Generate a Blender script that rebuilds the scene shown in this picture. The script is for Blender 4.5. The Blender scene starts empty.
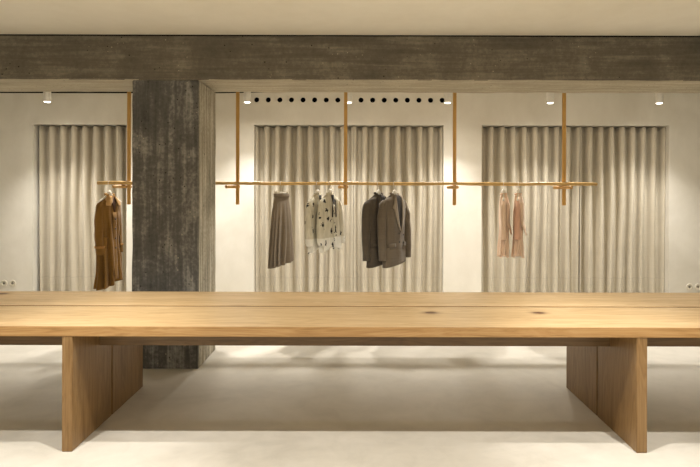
import bpy, bmesh, math, random
from mathutils import Vector, Matrix, noise
random.seed(7)
S = bpy.context.scene
COL = S.collection
F, VX, VY, H = 560.0, 355.0, 191.4, 1.54      # focal length and vanishing point (px of 700x467), eye height (m)
def X(px, D): return (px - VX) * D / F
def Z(py, D): return H - (py - VY) * D / F

# ------------------------------------------------------------------ view
cam = bpy.data.cameras.new('camera'); cam_o = bpy.data.objects.new('camera', cam); COL.objects.link(cam_o)
cam_o.location = (0, 0, H)
cam_o.rotation_euler = (math.pi/2, math.radians(-0.13), 0)
cam.sensor_width = 36; cam.lens = F / 700 * 36
cam.shift_x = -(VX - 350) / 700; cam.shift_y = -(233.5 - VY) / 700
cam.clip_start = .05
S.camera = cam_o
S.view_settings.view_transform = 'Standard'; S.view_settings.look = 'None'
S.view_settings.gamma = 1; S.view_settings.exposure = 0.10
try: S.view_settings.use_curve_mapping = False
except Exception: pass

# ------------------------------------------------------------------ materials
def lin(c):
    return tuple((v/255/12.92) if v/255 <= .04045 else ((v/255+.055)/1.055)**2.4 for v in c) + (1,)
class NT:
    def __init__(s, name, rough=.6, spec=.3):
        s.m = bpy.data.materials.new(name); s.m.use_nodes = True
        s.t = s.m.node_tree; s.b = s.t.nodes['Principled BSDF']
        s.b.inputs['Roughness'].default_value = rough
        s.b.inputs['Specular IOR Level'].default_value = spec
        s.tc = s.n('ShaderNodeTexCoord')
    def n(s, typ, **kw):
        nd = s.t.nodes.new(typ)
        for k, v in kw.items(): setattr(nd, k, v)
        return nd
    def l(s, a, b): s.t.links.new(a, b)
    def mapping(s, scale=(1,1,1), loc=(0,0,0), rot=(0,0,0), src='Object'):
        mp = s.n('ShaderNodeMapping'); s.l(s.tc.outputs[src], mp.inputs[0])
        mp.inputs['Scale'].default_value = scale; mp.inputs['Location'].default_value = loc; mp.inputs['Rotation'].default_value = rot
        return mp.outputs[0]
    def noise(s, vec, scale, detail=4, rough=.55, dist=0):
        n = s.n('ShaderNodeTexNoise'); s.l(vec, n.inputs['Vector'])
        n.inputs['Scale'].default_value = scale; n.inputs['Detail'].default_value = detail
        n.inputs['Roughness'].default_value = rough; n.inputs['Distortion'].default_value = dist
        return n.outputs['Fac']
    def ramp(s, fac, stops):
        r = s.n('ShaderNodeValToRGB'); s.l(fac, r.inputs[0]); e = r.color_ramp.elements
        while len(e) < len(stops): e.new(.5)
        for el, (p, c) in zip(e, stops):
            el.position = p; el.color = c if len(c) == 4 else tuple(c) + (1,)
        return r.outputs[0]
    def mix(s, fac, a, b, mode='MIX'):
        m = s.n('ShaderNodeMix', data_type='RGBA', blend_type=mode)
        for sock, v in ((m.inputs[0], fac), (m.inputs[6], a), (m.inputs[7], b)):
            if hasattr(v, 'links') or isinstance(v, bpy.types.NodeSocket): s.l(v, sock)
            else: sock.default_value = v
        return m.outputs[2]
    def math(s, op, a, b=0.0, c=0.0, clamp=False):
        m = s.n('ShaderNodeMath', operation=op); m.use_clamp = clamp
        for i, v in enumerate((a, b, c)):
            if isinstance(v, bpy.types.NodeSocket): s.l(v, m.inputs[i])
            else: m.inputs[i].default_value = v
        return m.outputs[0]
    def bump(s, h, strength=.3, dist=.01):
        b = s.n('ShaderNodeBump'); s.l(h, b.inputs['Height'])
        b.inputs['Strength'].default_value = strength; b.inputs['Distance'].default_value = dist
        s.l(b.outputs[0], s.b.inputs['Normal'])
    def color(s, c):
        if isinstance(c, bpy.types.NodeSocket): s.l(c, s.b.inputs['Base Color'])
        else: s.b.inputs['Base Color'].default_value = c
        return s

def plaster(name, c1, c2, rough=.75, sc=1.3, bs=.12):
    k = NT(name, rough, .2)
    a = k.noise(k.mapping(), sc, 6, .6, .6); b = k.noise(k.mapping((1,1,.5)), 7, 5, .6)
    f = k.math('ADD', k.math('MULTIPLY', a, .75), k.math('MULTIPLY', b, .25))
    k.color(k.ramp(f, [(.36, lin(c1)), (.62, lin(c2))]))
    k.bump(k.noise(k.mapping(), 22, 6, .6), bs, .006)
    return k.m
M_wall = plaster('pale_lime_plaster', (214,208,194), (227,222,210))
M_ceil = plaster('ceiling_plaster', (222,216,200), (231,226,212), .8, .6, .06)
M_niche = plaster('niche_plaster', (150,142,126), (165,158,140))

def floor_mat():
    k = NT('microcement_floor', .5, .3)
    a = k.noise(k.mapping((.7,1,1)), 1.1, 7, .6, 1.2); b = k.noise(k.mapping(), 5, 6, .65, .8)
    f = k.math('ADD', k.math('MULTIPLY', a, .6), k.math('MULTIPLY', b, .4))
    k.color(k.ramp(f, [(.33, lin((184,178,165))), (.5, lin((200,194,181))), (.68, lin((212,206,194)))]))
    k.l(k.ramp(b, [(.3, (.42,.42,.42)), (.7, (.62,.62,.62))]), k.b.inputs['Roughness'])
    k.bump(b, .06, .004)
    return k.m
M_floor = floor_mat()

def concrete(name, sc, stw=.34, dark=(58,56,52), mid=(85,82,76), light=(140,135,125)):
    k = NT(name, .85, .2)
    st = k.noise(k.mapping(sc), 1.0, 8, .62, .35)
    bl = k.noise(k.mapping(), 2.3, 6, .62, .8)
    fi = k.noise(k.mapping(), 34, 5, .7)
    f = k.math('ADD', k.math('MULTIPLY', st, stw), k.math('ADD', k.math('MULTIPLY', bl, .76-stw), k.math('MULTIPLY', fi, .24)))
    c = k.ramp(f, [(.36, lin(dark)), (.5, lin(mid)), (.62, lin(light))])
    v = k.n('ShaderNodeTexVoronoi'); k.l(k.mapping(), v.inputs['Vector']); v.inputs['Scale'].default_value = 26
    sp = k.math('MULTIPLY', k.math('LESS_THAN', v.outputs['Distance'], .13), k.math('GREATER_THAN', bl, .56))
    c = k.mix(sp, c, lin((150,141,120)))
    v2 = k.n('ShaderNodeTexVoronoi'); k.l(k.mapping(loc=(3,5,1)), v2.inputs['Vector']); v2.inputs['Scale'].default_value = 17
    pit = k.math('MULTIPLY', k.math('LESS_THAN', v2.outputs['Distance'], .10), k.math('GREATER_THAN', k.noise(k.mapping(loc=(9,2,4)), 3), .53))
    c = k.mix(pit, c, lin((38,34,28)))
    k.color(c)
    k.bump(k.math('SUBTRACT', f, k.math('MULTIPLY', pit, .4)), .6, .02)
    return k.m
M_conc_v = concrete('board_marked_concrete_vertical', (22, 22, 1.2))
M_conc_h = concrete('board_marked_concrete_horizontal', (1.1, 14, 20), .40, (78,72,61), (96,89,76), (126,117,100))

def oak(name, axis, tint=1.0, knots=None, strip=.14, stops=((164,134,94), (192,163,120), (210,184,143))):
    """axis 0 = grain along x, 2 = grain along z"""
    k = NT(name, .42, .35)
    def sc(along, across):
        v = [across]*3; v[axis] = along; return tuple(v)
    # glued staves: each has its own tone
    sep = k.n('ShaderNodeSeparateXYZ'); k.l(k.tc.outputs['Object'], sep.inputs[0])
    cross = sep.outputs[1]
    idx = k.math('FLOOR', k.math('DIVIDE', cross, strip))
    wn = k.n('ShaderNodeTexWhiteNoise', noise_dimensions='1D'); k.l(idx, wn.inputs['W'])
    off = k.n('ShaderNodeCombineXYZ'); k.l(k.math('MULTIPLY', wn.outputs['Value'], 9), off.inputs[axis])
    ad = k.n('ShaderNodeVectorMath', operation='ADD'); k.l(k.tc.outputs['Object'], ad.inputs[0]); k.l(off.outputs[0], ad.inputs[1])
    vec = ad.outputs[0]
    def mp(s):
        m = k.n('ShaderNodeMapping'); k.l(vec, m.inputs[0]); m.inputs['Scale'].default_value = s; return m.outputs[0]
    fig = k.noise(mp(sc(.9, 9)), 1, 4, .5, 1.6)
    rings = k.math('FRACT', k.math('MULTIPLY', fig, 7))
    rings = k.math('ABSOLUTE', k.math('SUBTRACT', rings, .5))
    fine = k.noise(mp(sc(2.2, 120)), 1, 3, .6)
    f = k.math('ADD', k.math('MULTIPLY', rings, .34), k.math('ADD', k.math('MULTIPLY', fine, .46), k.math('MULTIPLY', fig, .35)))
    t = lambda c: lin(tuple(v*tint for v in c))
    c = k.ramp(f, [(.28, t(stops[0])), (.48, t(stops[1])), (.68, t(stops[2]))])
    tone = k.ramp(wn.outputs['Value'], [(0, (.86,.84,.80)), (1, (1.0,1.0,1.0))])
    c = k.mix(1.0, c, tone, 'MULTIPLY')
    if knots:
        pos = k.tc.outputs['Object']
        for (kx, ky) in knots:
            sv = k.n('ShaderNodeVectorMath', operation='SUBTRACT'); k.l(pos, sv.inputs[0]); sv.inputs[1].default_value = (kx, ky, 0)
            ml = k.n('ShaderNodeVectorMath', operation='MULTIPLY'); k.l(sv.outputs[0], ml.inputs[0]); ml.inputs[1].default_value = (1, 1.35, 0)
            ln = k.n('ShaderNodeVectorMath', operation='LENGTH'); k.l(ml.outputs[0], ln.inputs[0])
            d = k.math('ADD', ln.outputs['Value'], k.math('MULTIPLY', k.math('SUBTRACT', k.noise(k.mapping(), 30), .5), .02))
            msk = k.ramp(k.math('MULTIPLY', d, 10), [(.28, (1,1,1)), (.42, (.5,.5,.5)), (.62, (.22,.22,.22)), (.95, (0,0,0))])
            c = k.mix(msk, c, lin((88,55,28)))
    k.color(c)
    k.bump(fine, .12, .002)
    return k.m

def plain(name, c, rough=.5, spec=.3, var=.06, metal=0):
    k = NT(name, rough, spec); k.b.inputs['Metallic'].default_value = metal
    a = k.noise(k.mapping(), 14, 4, .6)
    lo = tuple(max(0, v*(1-var)) for v in c); hi = tuple(min(255, v*(1+var)) for v in c)
    k.color(k.ramp(a, [(.35, lin(lo)), (.65, lin(hi))]))
    return k.m
M_black = plain('matt_black', (9,8,7), .9, .05)
M_white = plain('white_powder_coat', (228,224,214), .4, .4, .02)
M_ivory = plain('ivory_plastic', (222,214,196), .35, .4, .02)
M_hanger = plain('white_hanger_plastic', (232,226,212), .35, .4, .02)
M_steel = plain('brushed_steel', (150,145,135), .35, .5, .03, .8)
def emis(name, c, st):
    k = NT(name); k.color((.9,.9,.9,1)); k.b.inputs['Emission Color'].default_value = c; k.b.inputs['Emission Strength'].default_value = st
    return k.m
M_lens = emis('lit_lens', (1,.93,.8,1), 5)

def rodwood(name, axis, c=(198,146,78)):
    k = NT(name, .45, .3)
    v = [60]*3; v[axis] = 1.6
    f = k.noise(k.mapping(tuple(v)), 1, 5, .6, .3); g = k.noise(k.mapping(), 2.5)
    f = k.math('ADD', k.math('MULTIPLY', f, .6), k.math('MULTIPLY', g, .4))
    k.color(k.ramp(f, [(.36, lin(tuple(q*.82 for q in c))), (.62, lin(tuple(min(255, q*1.06) for q in c)))]))
    k.bump(f, .15, .003)
    return k.m
M_pole = rodwood('honey_oak_upright', 2, (204,158,84))
M_rail = rodwood('honey_oak_rail', 0, (210,172,108))
M_peg = rodwood('pale_oak_peg', 1, (204,160,100))

def linen(name, c1, c2, weave=420, bs=.25, hem=None, slub=True):
    k = NT(name, .92, .08)
    k.b.inputs['Sheen Weight'].default_value = .15
    a = k.noise(k.mapping((90, 90, 4)), 1, 3, .6); b = k.noise(k.mapping((6, 6, 200)), 1, 3, .6)
    g = k.noise(k.mapping(), 3, 3)
    f = k.math('ADD', k.math('MULTIPLY', a, .25), k.math('ADD', k.math('MULTIPLY', b, .35), k.math('MULTIPLY', g, .4)))
    c = k.ramp(f, [(.34, lin(c1)), (.64, lin(c2))])
    if hem:
        sep = k.n('ShaderNodeSeparateXYZ'); k.l(k.tc.outputs['Object'], sep.inputs[0])
        m = k.math('LESS_THAN', k.math('ABSOLUTE', k.math('SUBTRACT', sep.outputs[2], hem)), .005)
        c = k.mix(k.math('MULTIPLY', m, .16), c, lin(tuple(v*.7 for v in c1)))
    k.color(c)
    k.bump(k.math('ADD', a, b), bs, .0015)
    return k.m
M_curtain = linen('natural_linen', (186,176,156), (200,191,172), bs=.08, hem=.46)
M_blazer = linen('grey_brown_wool', (96,86,74), (118,107,92))
M_blazer2 = linen('dark_grey_brown_wool', (74,66,57), (93,84,72))
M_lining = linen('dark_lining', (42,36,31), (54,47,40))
M_blazer_lapel = linen('grey_brown_wool_lapel', (134,122,106), (154,141,123))
M_skirt = linen('taupe_pleated_cloth', (112,99,82), (132,118,100))
M_trench = linen('rust_brown_cotton', (112,80,36), (136,100,48))
M_trench_strap = linen('lighter_brown_strap', (150,108,56), (168,124,70))
M_trench_collar = linen('tan_collar_cloth', (178,138,84), (196,156,102))
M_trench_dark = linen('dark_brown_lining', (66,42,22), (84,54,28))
M_pink = linen('blush_silk', (222,190,162), (234,206,180))
M_pink_d = linen('rose_silk', (206,160,134), (220,176,150))
M_button = plain('dark_horn_button', (38,30,24), .3, .5)
M_clip = plain('pale_clip', (222,212,192), .3, .5, .03)

def printed(name, seed, hemz):
    k = NT(name, .85, .1)
    v = k.n('ShaderNodeTexVoronoi'); k.l(k.mapping((1,1,.75), (seed, 0, seed*2)), v.inputs['Vector']); v.inputs['Scale'].default_value = 13.0
    jag = k.noise(k.mapping(loc=(seed,1,2)), 46, 3, .6)
    d = k.math('ADD', v.outputs['Distance'], k.math('MULTIPLY', k.math('SUBTRACT', jag, .5), .8))
    m = k.math('LESS_THAN', d, .21)
    a = k.noise(k.mapping((60,60,8)), 1, 3, .6)
    base = k.ramp(a, [(.35, lin((198,190,168))), (.65, lin((218,211,190)))])
    sep = k.n('ShaderNodeSeparateXYZ'); k.l(k.tc.outputs['Object'], sep.inputs[0])
    band = k.math('MULTIPLY', k.math('LESS_THAN', sep.outputs[2], hemz), .9)
    base = k.mix(band, base, lin((236,232,220)))
    k.color(k.mix(m, base, lin((44,42,42))))
    return k.m
M_print1 = printed('ivory_black_print', 3.1, -.45)
M_print2 = printed('ivory_black_print_b', 11.4, -.45)
M_printin = linen('shadow_ivory_inside', (150,140,118), (166,156,134))

# ------------------------------------------------------------------ mesh helpers
def obj(name, bm, mat, parent=None, smooth=False, loc=None):
    me = bpy.data.meshes.new(name); bmesh.ops.recalc_face_normals(bm, faces=bm.faces[:]); bm.to_mesh(me); bm.free()
    for m in (mat if isinstance(mat, (list, tuple)) else [mat]): me.materials.append(m)
    if smooth:
        for p in me.polygons: p.use_smooth = True
    o = bpy.data.objects.new(name, me); COL.objects.link(o)
    if parent: o.parent = parent
    if loc: o.location = loc
    return o
def tag(o, label, cat, group=None):
    o['label'] = label; o['category'] = cat
    if group: o['group'] = group
    return o
def empty(name, label, cat, loc, rz=0, group=None):
    o = bpy.data.objects.new(name, None); COL.objects.link(o); o.empty_display_size = .1
    o.location = loc; o.rotation_euler = (0, 0, rz)
    return tag(o, label, cat, group)
def struct(name, bm, mat, parent=None, smooth=False):
    o = obj(name, bm, mat, parent, smooth)
    if not parent: o['kind'] = 'structure'
    return o
def box(bm, x0, x1, y0, y1, z0, z1, bev=0, mat=0):
    r = bmesh.ops.create_cube(bm, size=1)
    vs = r['verts']
    for v in vs:
        v.co = Vector(((x0+x1)/2 + v.co.x*(x1-x0), (y0+y1)/2 + v.co.y*(y1-y0), (z0+z1)/2 + v.co.z*(z1-z0)))
    es = list({e for v in vs for e in v.link_edges})
    if mat:
        for f in {f for v in vs for f in v.link_faces}: f.material_index = mat
    if bev: bmesh.ops.bevel(bm, geom=es, offset=bev, segments=2, affect='EDGES')
    return bm
def nb(): return bmesh.new()
def tube(bm, pts, rad, seg=12, caps=True, squash=1.0):
    pts = [Vector(p) for p in pts]; n = len(pts)
    rads = rad if isinstance(rad, (list, tuple)) else [rad]*n
    rings = []; prev = None
    for i, p in enumerate(pts):
        t = (pts[min(i+1, n-1)] - pts[max(i-1, 0)]).normalized()
        if prev is None:
            a = Vector((0,0,1)) if abs(t.z) < .9 else Vector((1,0,0))
            u = t.cross(a).normalized()
        else: u = (prev - t*prev.dot(t)).normalized()
        prev = u; w = t.cross(u)
        rings.append([bm.verts.new(p + (u*math.cos(2*math.pi*k/seg) + w*squash*math.sin(2*math.pi*k/seg))*rads[i]) for k in range(seg)])
    for a, b in zip(rings, rings[1:]):
        for k in range(seg): bm.faces.new((a[k], a[(k+1)%seg], b[(k+1)%seg], b[k]))
    if caps: bm.faces.new(rings[0]); bm.faces.new(list(reversed(rings[-1])))
    return bm
def lathe(bm, prof, seg=24, cap=True):
    rings = []
    for r, z in prof:
        rings.append([bm.verts.new((r*math.cos(2*math.pi*k/seg), r*math.sin(2*math.pi*k/seg), z)) for k in range(seg)])
    for a, b in zip(rings, rings[1:]):
        for k in range(seg): bm.faces.new((a[k], a[(k+1)%seg], b[(k+1)%seg], b[k]))
    if cap: bm.faces.new(rings[0]); bm.faces.new(rings[-1])
    return bm

# ------------------------------------------------------------------ the room
WX = 6.6                                # half width of the room
DW = 6.90                               # rear wall face
CF, CR = 2.886, 2.775                    # ceilings before and behind the beam
BY0, BY1 = 4.84, 5.44                   # beam front and rear
BZ0 = 2.50
struct('floor', box(nb(), -WX, WX, -3, 7.4, -.1, 0), M_floor)
b = nb(); box(b, -WX, WX, -3, BY0, CF, CF+.15); box(b, -WX, WX, BY1, 7.5, CR, CF+.15)
struct('ceiling', b, M_ceil)
struct('wall_left', box(nb(), -WX-.12, -WX, -3, 7.5, -.1, 3.05), M_wall)
struct('wall_right', box(nb(), WX, WX+.12, -3, 7.5, -.1, 3.05), M_wall)
struct('wall_front', box(nb(), -WX-.12, WX+.12, -3.12, -3, -.1, 3.05), M_wall)

# rear wall: piers and lintel round three curtain recesses, vent holes over the middle one
OP = [(X(33, DW), X(126.5, DW)), (X(254, DW), X(443.5, DW)), (X(481.5, DW), X(669, DW))]
ZL = Z(124.8, DW); TH = .30
hx = [X(256.4 + 11.6*i, DW) for i in range(17)]; hz = Z(100, DW); hr = .031
wb = nb()
edges = [-WX] + [v for o in OP for v in o] + [WX]
for i in range(0, len(edges), 2): box(wb, edges[i], edges[i+1], DW, DW+TH, 0, ZL)
hs = .07
box(wb, -WX, WX, DW, DW+TH, ZL, hz-hs); box(wb, -WX, WX, DW, DW+TH, hz+hs, CR)
box(wb, -WX, hx[0]-hs, DW, DW+TH, hz-hs, hz+hs); box(wb, hx[-1]+hs, WX, DW, DW+TH, hz-hs, hz+hs)
bounds = [hx[0]-hs] + [(a+c)/2 for a, c in zip(hx, hx[1:])] + [hx[-1]+hs]
for i, cx in enumerate(hx):            # a square of wall round each hole, the hole lined back through the plaster
    x0, x1 = bounds[i], bounds[i+1]; n = 32
    out, inn, back = [], [], []
    for k in range(n):
        a = 2*math.pi*k/n; c, s = math.cos(a), math.sin(a)
        lx = (x1-cx) if c > 0 else (cx-x0)
        t = min(lx/abs(c) if abs(c) > 1e-6 else 9, hs/abs(s) if abs(s) > 1e-6 else 9)
        out.append(wb.verts.new((cx+c*t, DW, hz+s*t)))
        inn.append(wb.verts.new((cx+c*hr, DW, hz+s*hr)))
        back.append(wb.verts.new((cx+c*hr, DW+.02, hz+s*hr)))
    for k in range(n):
        j = (k+1) % n
        wb.faces.new((out[k], out[j], inn[j], inn[k])); wb.faces.new((inn[k], inn[j], back[j], back[k]))
box(wb, -WX, WX, DW+TH, DW+TH+.1, 0, CR)
wall_rear = struct('wall_rear', wb, M_wall)
first = None
for cx in hx:
    if first is None:
        vb = nb(); lathe(vb, [(hr, 0), (hr, .12), (.001, .12)], 24, False)
        bmesh.ops.rotate(vb, verts=vb.verts, cent=(0,0,0), matrix=Matrix.Rotation(-math.pi/2, 3, 'X'))
        first = o = obj('vent_hole', vb, M_black, wall_rear)  # black cup paints the darkness inside the hole
    else:
        o = first.copy(); COL.objects.link(o); o.parent = wall_rear
    o.location = (cx, DW+.012, hz)
# black strips painting the dark of shadow gaps: under the rear ceiling on the left, and above the beam
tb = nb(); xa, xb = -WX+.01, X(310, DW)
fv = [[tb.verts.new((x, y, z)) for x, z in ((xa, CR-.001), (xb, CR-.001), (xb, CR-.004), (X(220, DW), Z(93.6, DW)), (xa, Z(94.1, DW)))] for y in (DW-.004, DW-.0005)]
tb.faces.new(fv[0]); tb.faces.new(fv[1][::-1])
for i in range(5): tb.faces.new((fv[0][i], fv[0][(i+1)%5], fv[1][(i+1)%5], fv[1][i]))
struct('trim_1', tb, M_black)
struct('trim_2', box(nb(), -WX+.01, WX-.01, BY0-.02, BY0-.0005, CF-.006, CF-.0005), M_black)

# concrete: beam and column, faces gently uneven
def rough_block(x0, x1, y0, y1, z0, z1, step, amp, fix=()):
    bm = nb(); box(bm, x0, x1, y0, y1, z0, z1, .006)
    bmesh.ops.triangulate(bm, faces=[])
    for ax, lo, hi in ((0,x0,x1),(1,y0,y1),(2,z0,z1)):
        n = max(1, int((hi-lo)/step))
        for i in range(1, n):
            p = [0,0,0]; p[ax] = lo+(hi-lo)*i/n; nn = [0,0,0]; nn[ax] = 1
            bmesh.ops.bisect_plane(bm, geom=bm.verts[:]+bm.edges[:]+bm.faces[:], plane_co=p, plane_no=nn)
    for v in bm.verts:
        v.co += Vector((noise.noise(v.co*5), noise.noise(v.co*5+Vector((7,0,0))), noise.noise(v.co*5+Vector((0,9,0)))))*amp
    return bm
M_pale_h = concrete('pale_concrete_soffit', (1.1, 20, 20), .5, (146,138,120), (170,161,141), (194,185,163))  # paler concrete tone for the beam's downward faces
M_pale_v = concrete('pale_concrete_side', (22, 30, 1.0), .58, (104,98,86), (164,157,140), (216,209,191))  # paler, streakier concrete tone for the column's side faces
bb = rough_block(-WX+.01, WX-.01, BY0, BY1, BZ0, CF+.1, .12, .006)
for f in bb.faces:
    if f.normal.z < -.7 or f.calc_center_median().z < BZ0+.004: f.material_index = 1
beam = struct('trim_3', bb, [M_conc_h, M_pale_h])
cb_ = rough_block(X(131.8, BY0), X(198.6, BY0), BY0+.004, BY1-.004, 0.0, BZ0-.002, .07, .005)
for f in cb_.faces:
    f.normal_update()
    if abs(f.normal.x) > .8: f.material_index = 1
column = obj('column', cb_, [M_conc_v, M_pale_v])
column['kind'] = 'structure'

# ------------------------------------------------------------------ the long table
TX, LXI, LXO = 3.35, 1.665, 1.727
TZ, TT = .74, .059
tbl = empty('long_table', 'long oak table of two thick boards on slab legs, in the foreground', 'table', (0, 3.87, 0))
def tpart(name, x0, x1, y0, y1, z0, z1, mat, bev=.003):
    return obj(name, box(nb(), x0, x1, y0-3.87, y1-3.87, z0, z1, bev), mat, tbl)
kn = [(X(431, .8*F/121), .8*F/121-3.87), (X(539, .8*F/121), .8*F/121-3.87), (X(3, .8*F/103), .8*F/103-3.87)]
M_oak_top = oak('oak_top_boards', 0, 1.0, kn, .145)
WARM = ((158,118,68), (190,147,92), (208,168,114))
M_oak_leg = oak('oak_slab_legs', 2, .70, None, .11, WARM)  # warm leg oak, darkened for the weaker light on upright faces
M_oak_side = oak('oak_board_side_shade', 0, .86, None, .11, WARM)  # deeper oak on side faces, their dimmer light painted in
M_oak_apron = oak('oak_apron', 0, .55, None, .14, WARM)  # apron oak darkened further, shade put into its colour
for args in ((3.30, 3.886), (3.906, 4.458)):
    o = tpart('tabletop_board', -TX, TX, args[0], args[1], TZ-TT, TZ, M_oak_top)
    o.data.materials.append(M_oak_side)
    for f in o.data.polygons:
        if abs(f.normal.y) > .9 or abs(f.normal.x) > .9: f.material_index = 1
tpart('gap_shade_strip', -TX+.002, TX-.002, 3.8865, 3.9055, TZ-.04, TZ-.0025, M_black, 0)  # added black strip, painting the shade in the gap between boards
for s in (-1, 1):
    a, c = sorted((s*LXI, s*LXO))
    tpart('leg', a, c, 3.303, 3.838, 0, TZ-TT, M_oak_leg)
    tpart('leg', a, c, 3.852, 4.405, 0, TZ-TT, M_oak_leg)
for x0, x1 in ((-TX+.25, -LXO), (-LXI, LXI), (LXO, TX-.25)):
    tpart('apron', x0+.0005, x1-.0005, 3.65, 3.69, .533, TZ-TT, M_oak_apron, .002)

# ------------------------------------------------------------------ hanging rail
DR = 5.85
ZR = Z(183.6, DR)
PX = [127.8, 237, 345.5, 455, 565]
lab = ['nearest the left end of the rail, beside the column', 'just right of the column', 'between the printed shirts and the jackets',
       'on the pale pier between the two wide curtains', 'nearest the rail\'s right end']
pole0 = None
for px, lb in zip(PX, lab):
    if pole0 is None:
        zb = Z(205, DR)
        pole0 = o = obj('upright', box(nb(), -.0175, .0175, -.012, .012, zb, CR-.001, .003), M_pole)
    else:
        o = pole0.copy(); COL.objects.link(o)
    o.location = (X(px, DR), DR+.030, 0); o.name = 'rail_upright'
    tag(o, 'honey oak upright carrying the rail, ' + lb, 'pole', 'oak uprights carrying the clothes rail')
# pegs that carry the rail
pegs = [((113, -.10), (131, .07)), ((226, -.10), (239, .06)), ((339.5, -.09), (347, .06)), ((457.5, -.09), (448, .07)), ((572, -.10), (554, .07))]
plab = ['on the leftmost upright beside the column', 'on the upright just right of the column', 'on the upright between printed shirts and jackets',
        'on the upright between the two wide curtains', 'on the rightmost upright']
for (n_, f_), lb in zip(pegs, plab):
    zc = ZR-.0365
    A = Vector((X(n_[0], DR+n_[1]), DR+n_[1], zc)); B = Vector((X(f_[0], DR+f_[1]), DR+f_[1], zc))
    mid = (A+B)/2
    o = obj('rail_peg', tube(nb(), [A-mid, (A-mid)*.5, (B-mid)*.5, B-mid], .017, 14), M_peg, smooth=False, loc=mid)
    tag(o, 'short round oak peg under the rail, ' + lb, 'peg', 'oak pegs under the clothes rail')
rp = []
for i in range(61):
    px = 97.5 + (597-97.5)*i/60
    rp.append((X(px, DR), DR - .002*math.sin(px*.031), ZR + .0022*math.sin(px*.057+1) + .0012*math.sin(px*.13)))
rail = obj('clothes_rail', tube(nb(), rp, [.0172+.0012*math.sin(i*.7) for i in range(61)], 16), M_rail, smooth=True)
tag(rail, 'long slender round oak clothes rail running behind the column', 'clothes rail')

# ------------------------------------------------------------------ ceiling spotlights
DL = 6.35
ZLb = Z(102.5, DL)
LP = [47, 147, 247, 348.5, 447.5, 550, 659]
llab = ['leftmost, above the left curtain', None, 'just right of the column, left of the vent holes', 'in the middle of the row of vent holes',
        'at the right end of the row of vent holes', 'above the left half of the right curtains', 'rightmost, above the right end of the right curtains']
sp0 = None
for px, lb in zip(LP, llab):
    if lb:
        if sp0 is None:
            sp0 = root = empty('ceiling_spotlight', '', 'spotlight', (0,0,0), 0)
            hb = nb(); lathe(hb, [(.036, CR-ZLb-.0005), (.040, CR-ZLb-.004), (.040, .004), (.037, 0), (.033, .004)], 28)
            h = obj('housing', hb, M_white, root, True)
            e = nb(); lathe(e, [(.034, .004), (.0335, -.003), (.028, -.007), (.016, -.009), (.002, -.0095)], 28)
            h2 = obj('lens', e, M_lens, root, True)
            kids = [h, h2]
        else:
            root = sp0.copy(); COL.objects.link(root)
            for kd in kids:
                c = kd.copy(); COL.objects.link(c); c.parent = root
        root.location = (X(px, DL), DL, ZLb)
        tag(root, 'small white cylindrical ceiling spotlight, ' + lb, 'spotlight', 'white spotlights in front of the rear wall')
    l = bpy.data.lights.new('spot_beam', 'SPOT'); l.energy = 132; l.color = (1, .97, .93)
    l.spot_size = math.radians(100); l.spot_blend = .75; l.shadow_soft_size = .05
    lo = bpy.data.objects.new('spot_beam', l); COL.objects.link(lo); lo.location = (X(px, DL), DL, ZLb-.018)
    l = bpy.data.lights.new('spot_fill', 'SPOT'); l.energy = 20; l.color = (1, .93, .82); l.spot_size = math.radians(172); l.spot_blend = 1; l.shadow_soft_size = .04  # added wide fill at each lamp, lifting the upper wall
    lo = bpy.data.objects.new('spot_fill', l); COL.objects.link(lo); lo.location = (X(px, DL), DL, ZLb-.016)

# lamps over the front of the room, above the frame, plus added fill behind it
def spot(x, y, z, tx, ty, tz, e, size, blend, col=(1,.97,.925), soft=.03):
    l = bpy.data.lights.new('front_lamp_or_fill', 'SPOT'); l.energy = e; l.color = col; l.spot_size = math.radians(size); l.spot_blend = blend; l.shadow_soft_size = soft
    o = bpy.data.objects.new('front_lamp_or_fill', l); COL.objects.link(o); o.location = (x, y, z)
    o.rotation_euler = (Vector((tx, ty, tz)) - Vector((x, y, z))).to_track_quat('-Z', 'Y').to_euler()
for s in (-1, 1):
    spot(s*1.88, 2.36, 2.86, s*.3, 3.0, 0, 228, 95, .6)
    spot(s*1.02, 2.87, 2.86, s*3.0, 3.1, 0, 210, 90, .6)
for x in (-3.3, -1.1, 1.1, 3.3):  # added fill row behind the camera, for ceiling bounce
    spot(x, -.9, 2.86, x, -1.0, 0, 400, 104, .6)
# added unseen fill panel behind the camera, raising the ambient light
l = bpy.data.lights.new('ambient_fill', 'AREA'); l.shape = 'RECTANGLE'; l.size = 11; l.size_y = 2.3; l.energy = 75; l.color = (1, .95, .88)
lo = bpy.data.objects.new('ambient_fill', l); COL.objects.link(lo); lo.location = (0, -2.95, 1.35); lo.rotation_euler = (math.radians(90), 0, 0)
w = bpy.data.worlds.new('world'); S.world = w; w.use_nodes = True
w.node_tree.nodes['Background'].inputs[0].default_value = (0, 0, 0, 1)

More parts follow.
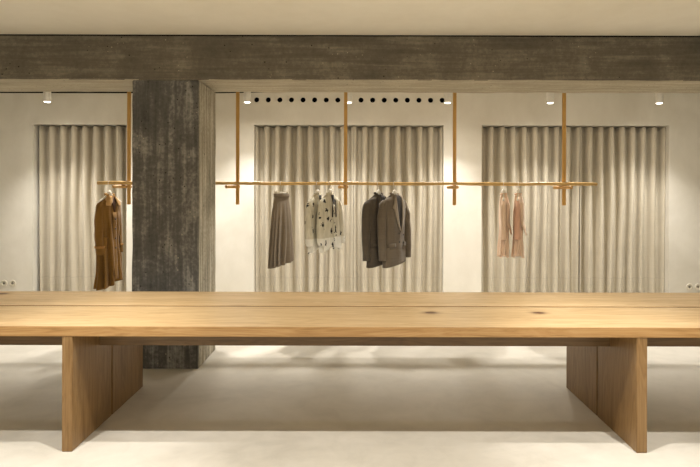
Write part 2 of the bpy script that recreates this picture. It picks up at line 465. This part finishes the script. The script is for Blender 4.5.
# ------------------------------------------------------------------ sockets
def socket(px, py, label):
    root = empty('wall_socket', label, 'socket', (X(px, DW), DW, Z(py, DW)), 0, 'round sockets on the rear wall')
    R = Matrix.Rotation(math.pi/2, 3, 'X')
    b1 = nb(); lathe(b1, [(.041, 0), (.041, .006), (.038, .010), (.026, .011), (.0255, .004), (.002, .004)], 32)
    bmesh.ops.rotate(b1, verts=b1.verts, cent=(0,0,0), matrix=R); obj('plate', b1, M_ivory, root, True)
    b2 = nb(); lathe(b2, [(.0135, .0045), (.0135, .0075), (.001, .0075)], 20)
    bmesh.ops.rotate(b2, verts=b2.verts, cent=(0,0,0), matrix=R)
    obj('socket_insert', b2, M_steel, root, True)['label'] = 'dark grey centre insert'
socket(4.5, 284, 'round ivory wall socket left of the left curtain, left one of the pair')
socket(13, 284, 'round ivory wall socket left of the left curtain, right one of the pair')
socket(689.5, 286, 'round ivory wall socket right of the right curtains, left one of the pair')
socket(698, 286, 'round ivory wall socket right of the right curtains, right one of the pair')

# ------------------------------------------------------------------ curtains
def curtain(x0, x1, label, seed, period=.1335):
    rnd = random.Random(seed)
    W = x1-x0; nf = max(3, round(W/period)); per = nf*18
    bm = nb(); rows = 30; ztop = ZL-.012; zb = .012
    yc = DW+.135
    ph = [rnd.uniform(-.35, .35) for _ in range(nf+2)]; am = [rnd.uniform(.75, 1.2) for _ in range(nf+2)]
    grid = []
    for j in range(rows+1):
        v = j/rows; z = ztop+(zb-ztop)*v
        row = []
        for i in range(per+1):
            u = i/per*nf; k = int(min(u, nf-1)); t = u-k
            # wave pleat: rounded protruding fold, wider rounded valley
            drop = min(1, v*1.6)
            amp = (.066-.024*v)*(1+(am[k]-1)*drop)
            s = math.cos(2*math.pi*t)
            y = -amp*(s + .10*math.cos(4*math.pi*t))
            loosen = drop*(1-.0*v)
            x = x0 + W*i/per + .010*math.sin(4*math.pi*t)*(1-.5*drop)
            edge = math.sin(math.pi*i/per)
            x += loosen*edge*(.022*ph[k]*math.sin(math.pi*t)**2 + .018*math.sin(v*2.6+seed+u*.8))
            y += loosen*.010*noise.noise(Vector((u*1.7, v*3, seed)))
            y += .002*noise.noise(Vector((u*3, v*7, seed+4)))*drop
            row.append(bm.verts.new((x, yc+y, z)))
        grid.append(row)
    for a, c in zip(grid, grid[1:]):
        for i in range(per): bm.faces.new((a[i], a[i+1], c[i+1], c[i]))
    o = obj('linen_curtain', bm, M_curtain, smooth=True)
    sm = o.modifiers.new('thick', 'SOLIDIFY'); sm.thickness = .003
    tag(o, label, 'curtain', 'pleated linen curtains in the wall recesses')
DC = DW+.09
curtain(OP[0][0]+.04, OP[0][1]-.004, 'pleated natural linen curtain behind the rust brown coat, left of the column', 1)
curtain(OP[1][0]+.004, X(353.5, DC), 'pleated natural linen curtain behind the taupe skirt and printed shirts', 2)
curtain(X(353.8, DC), OP[1][1]-.004, 'pleated natural linen curtain behind the grey-brown jackets', 3)
curtain(OP[2][0]+.004, X(579, DC), 'pleated natural linen curtain behind the pink tops', 4)
curtain(X(579.3, DC), OP[2][1]-.004, 'pleated natural linen curtain at the far right, with no clothes in front', 5)

# ------------------------------------------------------------------ garments
def smooth_interp(tab, z):
    """tab: list of (z, a, b, ...), z decreasing"""
    if z >= tab[0][0]: return tab[0][1:]
    for p, q in zip(tab, tab[1:]):
        if z >= q[0]:
            t = (p[0]-z)/(p[0]-q[0]); t = t*t*(3-2*t) if False else t
            return tuple(a+(b_-a)*t for a, b_ in zip(p[1:], q[1:]))
    return tab[-1][1:]
class Garment:
    def __init__(s, name, label, cat, px, yaw, ztop_px, tab, group=None, D=DR, seed=0, wk=1, dk=.62):
        s.root = empty(name, label, cat, (X(px, D), D, Z(ztop_px, D)), math.radians(yaw), group)
        s.tab, s.seed = [(z, w_*wk, d_*dk) for z, w_, d_ in tab], seed
    def wrinkle(s, x, y, z, k=1.0):
        q = Vector((x*9+s.seed, y*9, z*3.2)); g = Vector((x*22, y*22+s.seed, z*7))
        return k*(.012*noise.noise(q) + .005*noise.noise(g))
    def front(s, x, z):
        w, d = smooth_interp(s.tab, z)[:2]
        u = min(.999, abs(x)/w)
        return -d*(1-u**2.4)**(1/2.4)
    def body(s, mat, name='body', n=72, rows=46, folds=(0, 0), hem=None, front_flat=True, wr=1.0, thick=.004, open_top=True):
        bm = nb(); z0, z1 = s.tab[0][0], s.tab[-1][0]; rings = []
        for j in range(rows+1):
            v = j/rows; z = z0+(z1-z0)*v**1.15; w, d = smooth_interp(s.tab, z)[:2]; r = []
            for k in range(n):
                a = 2*math.pi*k/n; c, si = math.cos(a), math.sin(a); e = 2/2.4
                x = w*math.copysign(abs(c)**e, c); y = d*math.copysign(abs(si)**e, si)
                m = max(0, v-.12)
                fr = folds[1]*math.sin(folds[0]*a + 1.3*math.sin(v*3+s.seed))*m
                fr += s.wrinkle(x, y, z, wr)*min(1, v*4)
                L = math.hypot(x, y) or 1
                zz = z
                if hem: zz = z + hem(x, y)*v**3
                r.append(bm.verts.new((x*(1+fr/L), y*(1+fr/L), zz)))
            rings.append(r)
        for a, b_ in zip(rings, rings[1:]):
            for k in range(n): bm.faces.new((a[k], a[(k+1)%n], b_[(k+1)%n], b_[k]))
        o = obj(name, bm, mat, s.root, True)
        m = o.modifiers.new('cloth', 'SOLIDIFY'); m.thickness = thick; m.offset = -1
        return o
    def sleeve(s, mat, pts, rads, squash=1.35, name='sleeve', seg=20, cuff=None):
        P = [Vector(p) for p in pts]; fine = []; fr = []
        N = 18
        for i in range(N+1):
            t = i/N*(len(P)-1); k = min(int(t), len(P)-2); f = t-k
            fine.append(P[k].lerp(P[k+1], f)); fr.append(rads[k]+(rads[k+1]-rads[k])*f)
        bm = nb(); rings = []
        for i, p in enumerate(fine):
            r = []
            for k in range(seg):
                a = 2*math.pi*k/seg
                x, y = math.cos(a)*fr[i], math.sin(a)*fr[i]*squash
                x *= 1.0; q = 1 + .9*noise.noise(Vector((x*18+s.seed, y*18, p.z*13+s.seed))) * .16
                r.append(bm.verts.new((p.x+x*q, p.y+y*q, p.z)))
            rings.append(r)
        for a, b_ in zip(rings, rings[1:]):
            for k in range(seg): bm.faces.new((a[k], a[(k+1)%seg], b_[(k+1)%seg], b_[k]))
        bm.faces.new(rings[0])
        o = obj(name, bm, mat, s.root, True)
        m = o.modifiers.new('cloth', 'SOLIDIFY'); m.thickness = .004; m.offset = -1
        if cuff:
            zc, h, cm = cuff
            i = min(range(len(fine)), key=lambda q: abs(fine[q].z-zc)); p = fine[i]; R = fr[i]+.006
            cb = nb(); rr = []
            for zz, g in ((h/2, 0), (h/2, 1), (-h/2, 1), (-h/2, 0)):
                rr.append([cb.verts.new((p.x+math.cos(2*math.pi*k/seg)*(R-.012+.014*g), p.y+math.sin(2*math.pi*k/seg)*(R-.012+.014*g)*squash, p.z+zz)) for k in range(seg)])
            for q in range(4):
                a, b_ = rr[q], rr[(q+1)%4]
                for k in range(seg): cb.faces.new((a[k], a[(k+1)%seg], b_[(k+1)%seg], b_[k]))
            obj('cuff_strap', cb, cm, o, True)
        return o
    def patch(s, mat, name, rows, off=.012, nx=6, parent=None, thick=.004, back=False):
        """rows: (z, xl, xr[, extra offset]) laid on the front of the garment"""
        bm = nb(); g = []
        fine = []
        for p, q in zip(rows, rows[1:]):
            for k in range(4): t = k/4; fine.append([a+(b_-a)*t for a, b_ in zip(p, q)])
        fine.append(list(rows[-1]))
        for r in fine:
            z, xl, xr = r[:3]; ex = r[3] if len(r) > 3 else 0
            line = []
            for i in range(nx+1):
                x = xl+(xr-xl)*i/nx; y = s.front(x, z)-off-ex
                if back: y = -y
                line.append(bm.verts.new((x, y, z)))
            g.append(line)
        for a, b_ in zip(g, g[1:]):
            for i in range(nx): bm.faces.new((a[i], a[i+1], b_[i+1], b_[i]))
        o = obj(name, bm, mat, parent or s.root, True)
        m = o.modifiers.new('cloth', 'SOLIDIFY'); m.thickness = thick; m.offset = 0
        return o
    def ring(s, mat, name, pts, h, t=.006, lean=.0, rise=0):
        """a standing band of cloth round the neck: pts is an angular range"""
        a0, a1, rx, ry, z = pts; bm = nb(); n = 28; g = []
        for dz, g_ in ((h, lean), (h*.5, lean*.3), (0, 0)):
            g.append([bm.verts.new(((rx+g_)*math.cos(a0+(a1-a0)*k/n), (ry+g_)*math.sin(a0+(a1-a0)*k/n), z+dz+rise*math.sin(math.pi*k/n))) for k in range(n+1)])
        for a, b_ in zip(g, g[1:]):
            for k in range(n): bm.faces.new((a[k], a[k+1], b_[k+1], b_[k]))
        o = obj(name, bm, mat, s.root, True)
        m = o.modifiers.new('cloth', 'SOLIDIFY'); m.thickness = t; m.offset = 0
        return o
    def button(s, x, z, r=.009, off=.014, mat=None):
        bm = nb(); lathe(bm, [(.001, .004), (r*.7, .004), (r, .0025), (r, 0), (.001, 0)], 16)
        bmesh.ops.rotate(bm, verts=bm.verts, cent=(0,0,0), matrix=Matrix.Rotation(math.pi/2, 3, 'X'))
        return obj('button', bm, mat or M_button, s.root, False, (x, s.front(x, z)-off, z))

def hanger(px, yaw, top_px, label, half=.19, slope=.06, D=DR, clips=False, drop=.0):
    """hook over the rail, arms sloping down inside the garment"""
    root = empty('clothes_hanger', label, 'hanger', (X(px, D), D, ZR), math.radians(yaw), 'white hangers on the clothes rail')
    zt = Z(top_px, D) - ZR
    R = .0225; th = math.radians(yaw)
    bm = nb(); pts = []
    # the hook lies in the plane of the arms (arms across the rail)
    for k in range(15):
        a = math.radians(-35 + (215+35)*k/14); pts.append((R*math.cos(a), 0, R*math.sin(a)))
    pts = pts[::-1]
    pts2 = [(0, 0, zt-.012), (0, 0, zt+.012), (R*.55, 0, -R*1.35)] + [p for p in pts[::-1]]
    tube(bm, pts2, .0026, 8)
    obj('hook', bm, M_hanger, root, True)
    bm = nb()
    if clips:
        tube(bm, [(-half, 0, zt-.012), (0, 0, zt-.006), (half, 0, zt-.012)], .006, 8)
    else:
        tube(bm, [(-half, 0, zt-.02-slope), (-half*.55, 0, zt-.02-slope*.42), (-.03, 0, zt-.008), (0, 0, zt-.004), (.03, 0, zt-.008), (half*.55, 0, zt-.02-slope*.42), (half, 0, zt-.02-slope)],
             [.008, .010, .012, .013, .012, .010, .008], 10)
        tube(bm, [(0, 0, zt-.012), (0, 0, zt+.01), (0, 0, zt+.030), (0, 0, zt+.042)], [.022, .024, .018, .007], 12)
    obj('hanger_arms', bm, M_hanger, root, True)
    if clips:
        for s_ in (-1, 1):
            c = nb(); box(c, s_*half*.85-.014, s_*half*.85+.014, -.017, .017, zt-.042, zt+.006, .004)
            obj('clip', c, M_clip, root)
    return root

def blazer(px, yaw, top, label, mat, lap, seed):
    tab = [(0, .062, .055), (-.018, .10, .066), (-.036, .15, .076), (-.055, .188, .084), (-.09, .208, .092), (-.18, .21, .100), (-.32, .20, .100), (-.44, .195, .098), (-.58, .21, .106), (-.725, .222, .112)]
    G = Garment('double_breasted_jacket', label, 'jacket', px, yaw, top, tab, 'grey-brown jackets on the rail', seed=seed, wk=.95, dk=.56)
    G.body(mat, wr=.9, hem=lambda x, y: .10*x)
    for s in (-1, 1):
        G.sleeve(mat, [(s*.162, .008, -.052), (s*.19, .010-s*.006, -.09), (s*.206, .004-s*.020, -.2), (s*.214, -.002-s*.026, -.38), (s*.216, -.012-s*.024, -.67)], [.026, .042, .046, .043, .038], 1.0)
    # dark lining inside the V, lapels either side, peaked
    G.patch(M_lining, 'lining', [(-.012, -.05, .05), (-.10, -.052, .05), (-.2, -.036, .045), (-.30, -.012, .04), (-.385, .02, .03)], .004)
    for s in (-1, 1):
        if s < 0: rows = [(-.008, -.062, -.048), (-.05, -.088, -.052), (-.10, -.112, -.05), (-.135, -.135, -.046), (-.15, -.105, -.044), (-.22, -.084, -.032), (-.30, -.05, -.012), (-.385, .012, .022)]
        else:     rows = [(-.008, .048, .062), (-.05, .052, .088), (-.10, .05, .112), (-.135, .046, .135), (-.15, .045, .105), (-.22, .045, .092), (-.30, .042, .075), (-.385, .03, .045)]
        G.patch(lap, 'lapel', rows, .014)
    G.ring(lap, 'collar', (math.radians(-35), math.radians(215), .062, .042, -.006), .018, .007, .0, .012)
    for x, z in ((.075, -.42), (-.02, -.40), (.08, -.50), (-.015, -.49)): G.button(x, z, .0105)
    for s in (-1, 1):
        G.patch(mat, 'pocket_flap', [(-.50, s*.13-.055, s*.13+.055), (-.54, s*.13-.055, s*.13+.055)], .008)
    return G
YB = 57
blazer(378.5, YB, 194.5, 'darker grey-brown double-breasted jacket, left of the pair and half hidden', M_blazer2, M_blazer2, 2.3)
blazer(394.5, YB-2, 194.5, 'grey-brown double-breasted jacket in front, right of the pair', M_blazer, M_blazer_lapel, 5.1)
hanger(378.5, YB, 193.5, 'white hanger holding the darker, left jacket')
hanger(394.5, YB-2, 193.5, 'white hanger holding the right-hand double-breasted jacket')

# rust trench coat
tab = [(0, .058, .055), (-.02, .10, .066), (-.04, .15, .074), (-.06, .185, .082), (-.10, .200, .088), (-.25, .20, .095), (-.45, .195, .095), (-.65, .205, .11), (-.83, .215, .125), (-.93, .222, .132)]
G = Garment('trench_coat', 'long rust brown coat with a tan collar hanging left of the column', 'coat', 109.5, 77, 196.5, tab, seed=8.2, wk=.70, dk=.58)
G.body(M_trench, folds=(9, .042), hem=lambda x, y: .30*x+.02, wr=2.0)
for s in (-1, 1):
    G.sleeve(M_trench, [(s*.12, 0.005, -.055), (s*.137, 0.01, -.10), (s*.147, .015, -.25), (s*.15, .01, -.42), (s*.15, -.005, -.60)], [.024, .036, .041, .041, .040], 1.05, cuff=(-.52, .022, M_trench_strap))
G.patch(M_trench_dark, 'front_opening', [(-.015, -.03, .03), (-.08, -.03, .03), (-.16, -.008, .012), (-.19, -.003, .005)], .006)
for s in (-1, 1):
    G.patch(M_trench_collar, 'collar_leaf', [(.0, min(s*.02, s*.062), max(s*.02, s*.062)), (-.035, min(s*.028, s*.10), max(s*.028, s*.10)), (-.07, min(s*.04, s*.115), max(s*.04, s*.115)), (-.10, min(s*.062, s*.118), max(s*.062, s*.118))], .016)['label'] = 'lighter tan collar leaf'
G.ring(M_trench_collar, 'collar', (math.radians(-40), math.radians(220), .056, .042, -.006), .026, .007, .0, .012)['label'] = 'lighter tan collar'
G.patch(M_trench, 'placket', [(-.17, -.035, .02), (-.4, -.035, .022), (-.65, -.03, .025), (-.86, -.028, .03)], .012)
for z in (-.24, -.34, -.44, -.54): G.button(.0, z, .009, .018)
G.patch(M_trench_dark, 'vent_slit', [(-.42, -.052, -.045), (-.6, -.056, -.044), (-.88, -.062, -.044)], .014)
for s in (-1, 1): G.patch(M_trench, 'pocket_flap', [(-.42, s*.12-.02, s*.12+.02), (-.55, s*.135-.02, s*.135+.02)], .012)
hanger(109.5, 77, 195.0, 'white hanger holding the rust brown coat')

# taupe pleated skirt
tab = [(0, .125, .030), (-.04, .128, .033), (-.15, .145, .045), (-.4, .175, .058), (-.735, .187, .07)]
G = Garment('pleated_skirt', 'long taupe pleated skirt clipped by its waistband, left of the printed shirts', 'skirt', 281.5, 62, 194, tab, seed=4.4)
G.body(M_skirt, folds=(15, .034), n=180, wr=.7, hem=lambda x, y: .12*x)
wb_ = G.ring(M_skirt, 'waistband', (0, 2*math.pi, .127, .034, -.034), .036, .006)
hanger(281.5, 62, 192.3, 'white clip hanger holding the taupe pleated skirt', half=.115, clips=True)

# printed shirts
def shirt(px, yaw, top, label, mat, seed, wl=1.0):
    tab = [(0, .055, .045), (-.02, .09, .054), (-.04, .13, .060), (-.065, .165, .068), (-.10, .175, .074), (-.25, .17, .078), (-.42, .175, .082), (-.55, .185, .088)]
    tab = [(z, w_*wl, d_*.85) for z, w_, d_ in tab]
    G = Garment('printed_shirt', label, 'shirt', px, yaw, top, tab, 'printed shirts on the rail', seed=seed)
    G.body(mat, folds=(7, .018), wr=1.8, hem=lambda x, y: .025*math.cos(x*14)-.03, thick=.003)
    for s in (-1, 1):
        G.sleeve(mat, [(s*.15*wl, 0, -.06), (s*.172*wl, 0, -.10), (s*.195*wl, 0, -.22), (s*.205*wl, -.008, -.38), (s*.205*wl, -.02, -.49), (s*.205*wl, -.022, -.525)], [.022, .036, .040, .042, .044, .034], .95)
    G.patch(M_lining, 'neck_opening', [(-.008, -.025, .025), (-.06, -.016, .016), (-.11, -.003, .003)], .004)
    G.ring(mat, 'collar', (math.radians(-65), math.radians(245), .052, .030, -.004), .018, .005, .004, .004)
    G.patch(mat, 'placket', [(-.11, -.014, .014), (-.35, -.014, .014), (-.53, -.014, .014)], .009)
    for s in (-1, 1):
        G.patch(M_lining, 'neck_tie', [(-.06, s*.012-.006, s*.012+.006), (-.14, s*.03-.007, s*.03+.007), (-.24, s*.035-.009, s*.035+.009)], .014)
    for z in (-.2, -.3, -.4, -.48): G.button(0, z, .006, .013)
    return G
shirt(317.5, 66, 194.5, 'ivory black-printed shirt next to the skirt, the left and rear one of the pair', M_print1, 1.7)
shirt(330, 60, 194, 'ivory black-printed shirt in front, right of the pair, next to the middle upright', M_print2, 6.6, .93)
hanger(317.5, 66, 193.5, 'white hanger holding the left printed shirt', half=.15)
hanger(330, 60, 193, 'white hanger holding the right printed shirt', half=.15)

# pink tops
def top(px, yaw, tp, label, mat, mat2, seed):
    tab = [(0, .05, .036), (-.02, .09, .042), (-.045, .14, .048), (-.08, .165, .054), (-.2, .165, .056), (-.4, .16, .056), (-.64, .165, .058)]
    G = Garment('silk_top', label, 'top', px, yaw, tp, tab, 'pink silk tops on the rail', seed=seed, wk=.9, dk=.82)
    G.body(mat, folds=(8, .020), wr=2.0, hem=lambda x, y: .02*math.sin(x*16+seed)-.01, thick=.003)
    for s in (-1, 1):
        G.sleeve(mat2, [(s*.125, 0, -.06), (s*.15, 0, -.11), (s*.165, 0, -.26), (s*.17, .0, -.40), (s*.17, 0, -.46)], [.018, .028, .032, .036, .038], .9)
    G.patch(mat, 'draped_panel', [(-.09, -.14, .13), (-.2, -.14, .13), (-.34, -.13, .13, .012), (-.42, -.07, .12, .024)], .014, 10)
    G.ring(mat, 'collar', (math.radians(-70), math.radians(250), .05, .038, -.004), .018, .004)
    return G
top(503.7, 74, 194, 'pale blush silk top, left of the two pink tops', M_pink, M_pink, 3.3)
top(518.3, 71, 194, 'rose pink silk top, right of the two pink tops', M_pink, M_pink_d, 9.9)
hanger(503.7, 74, 192.5, 'white hanger holding the pale blush top', half=.15)
hanger(518.3, 71, 192.5, 'white hanger holding the rose pink top', half=.15)
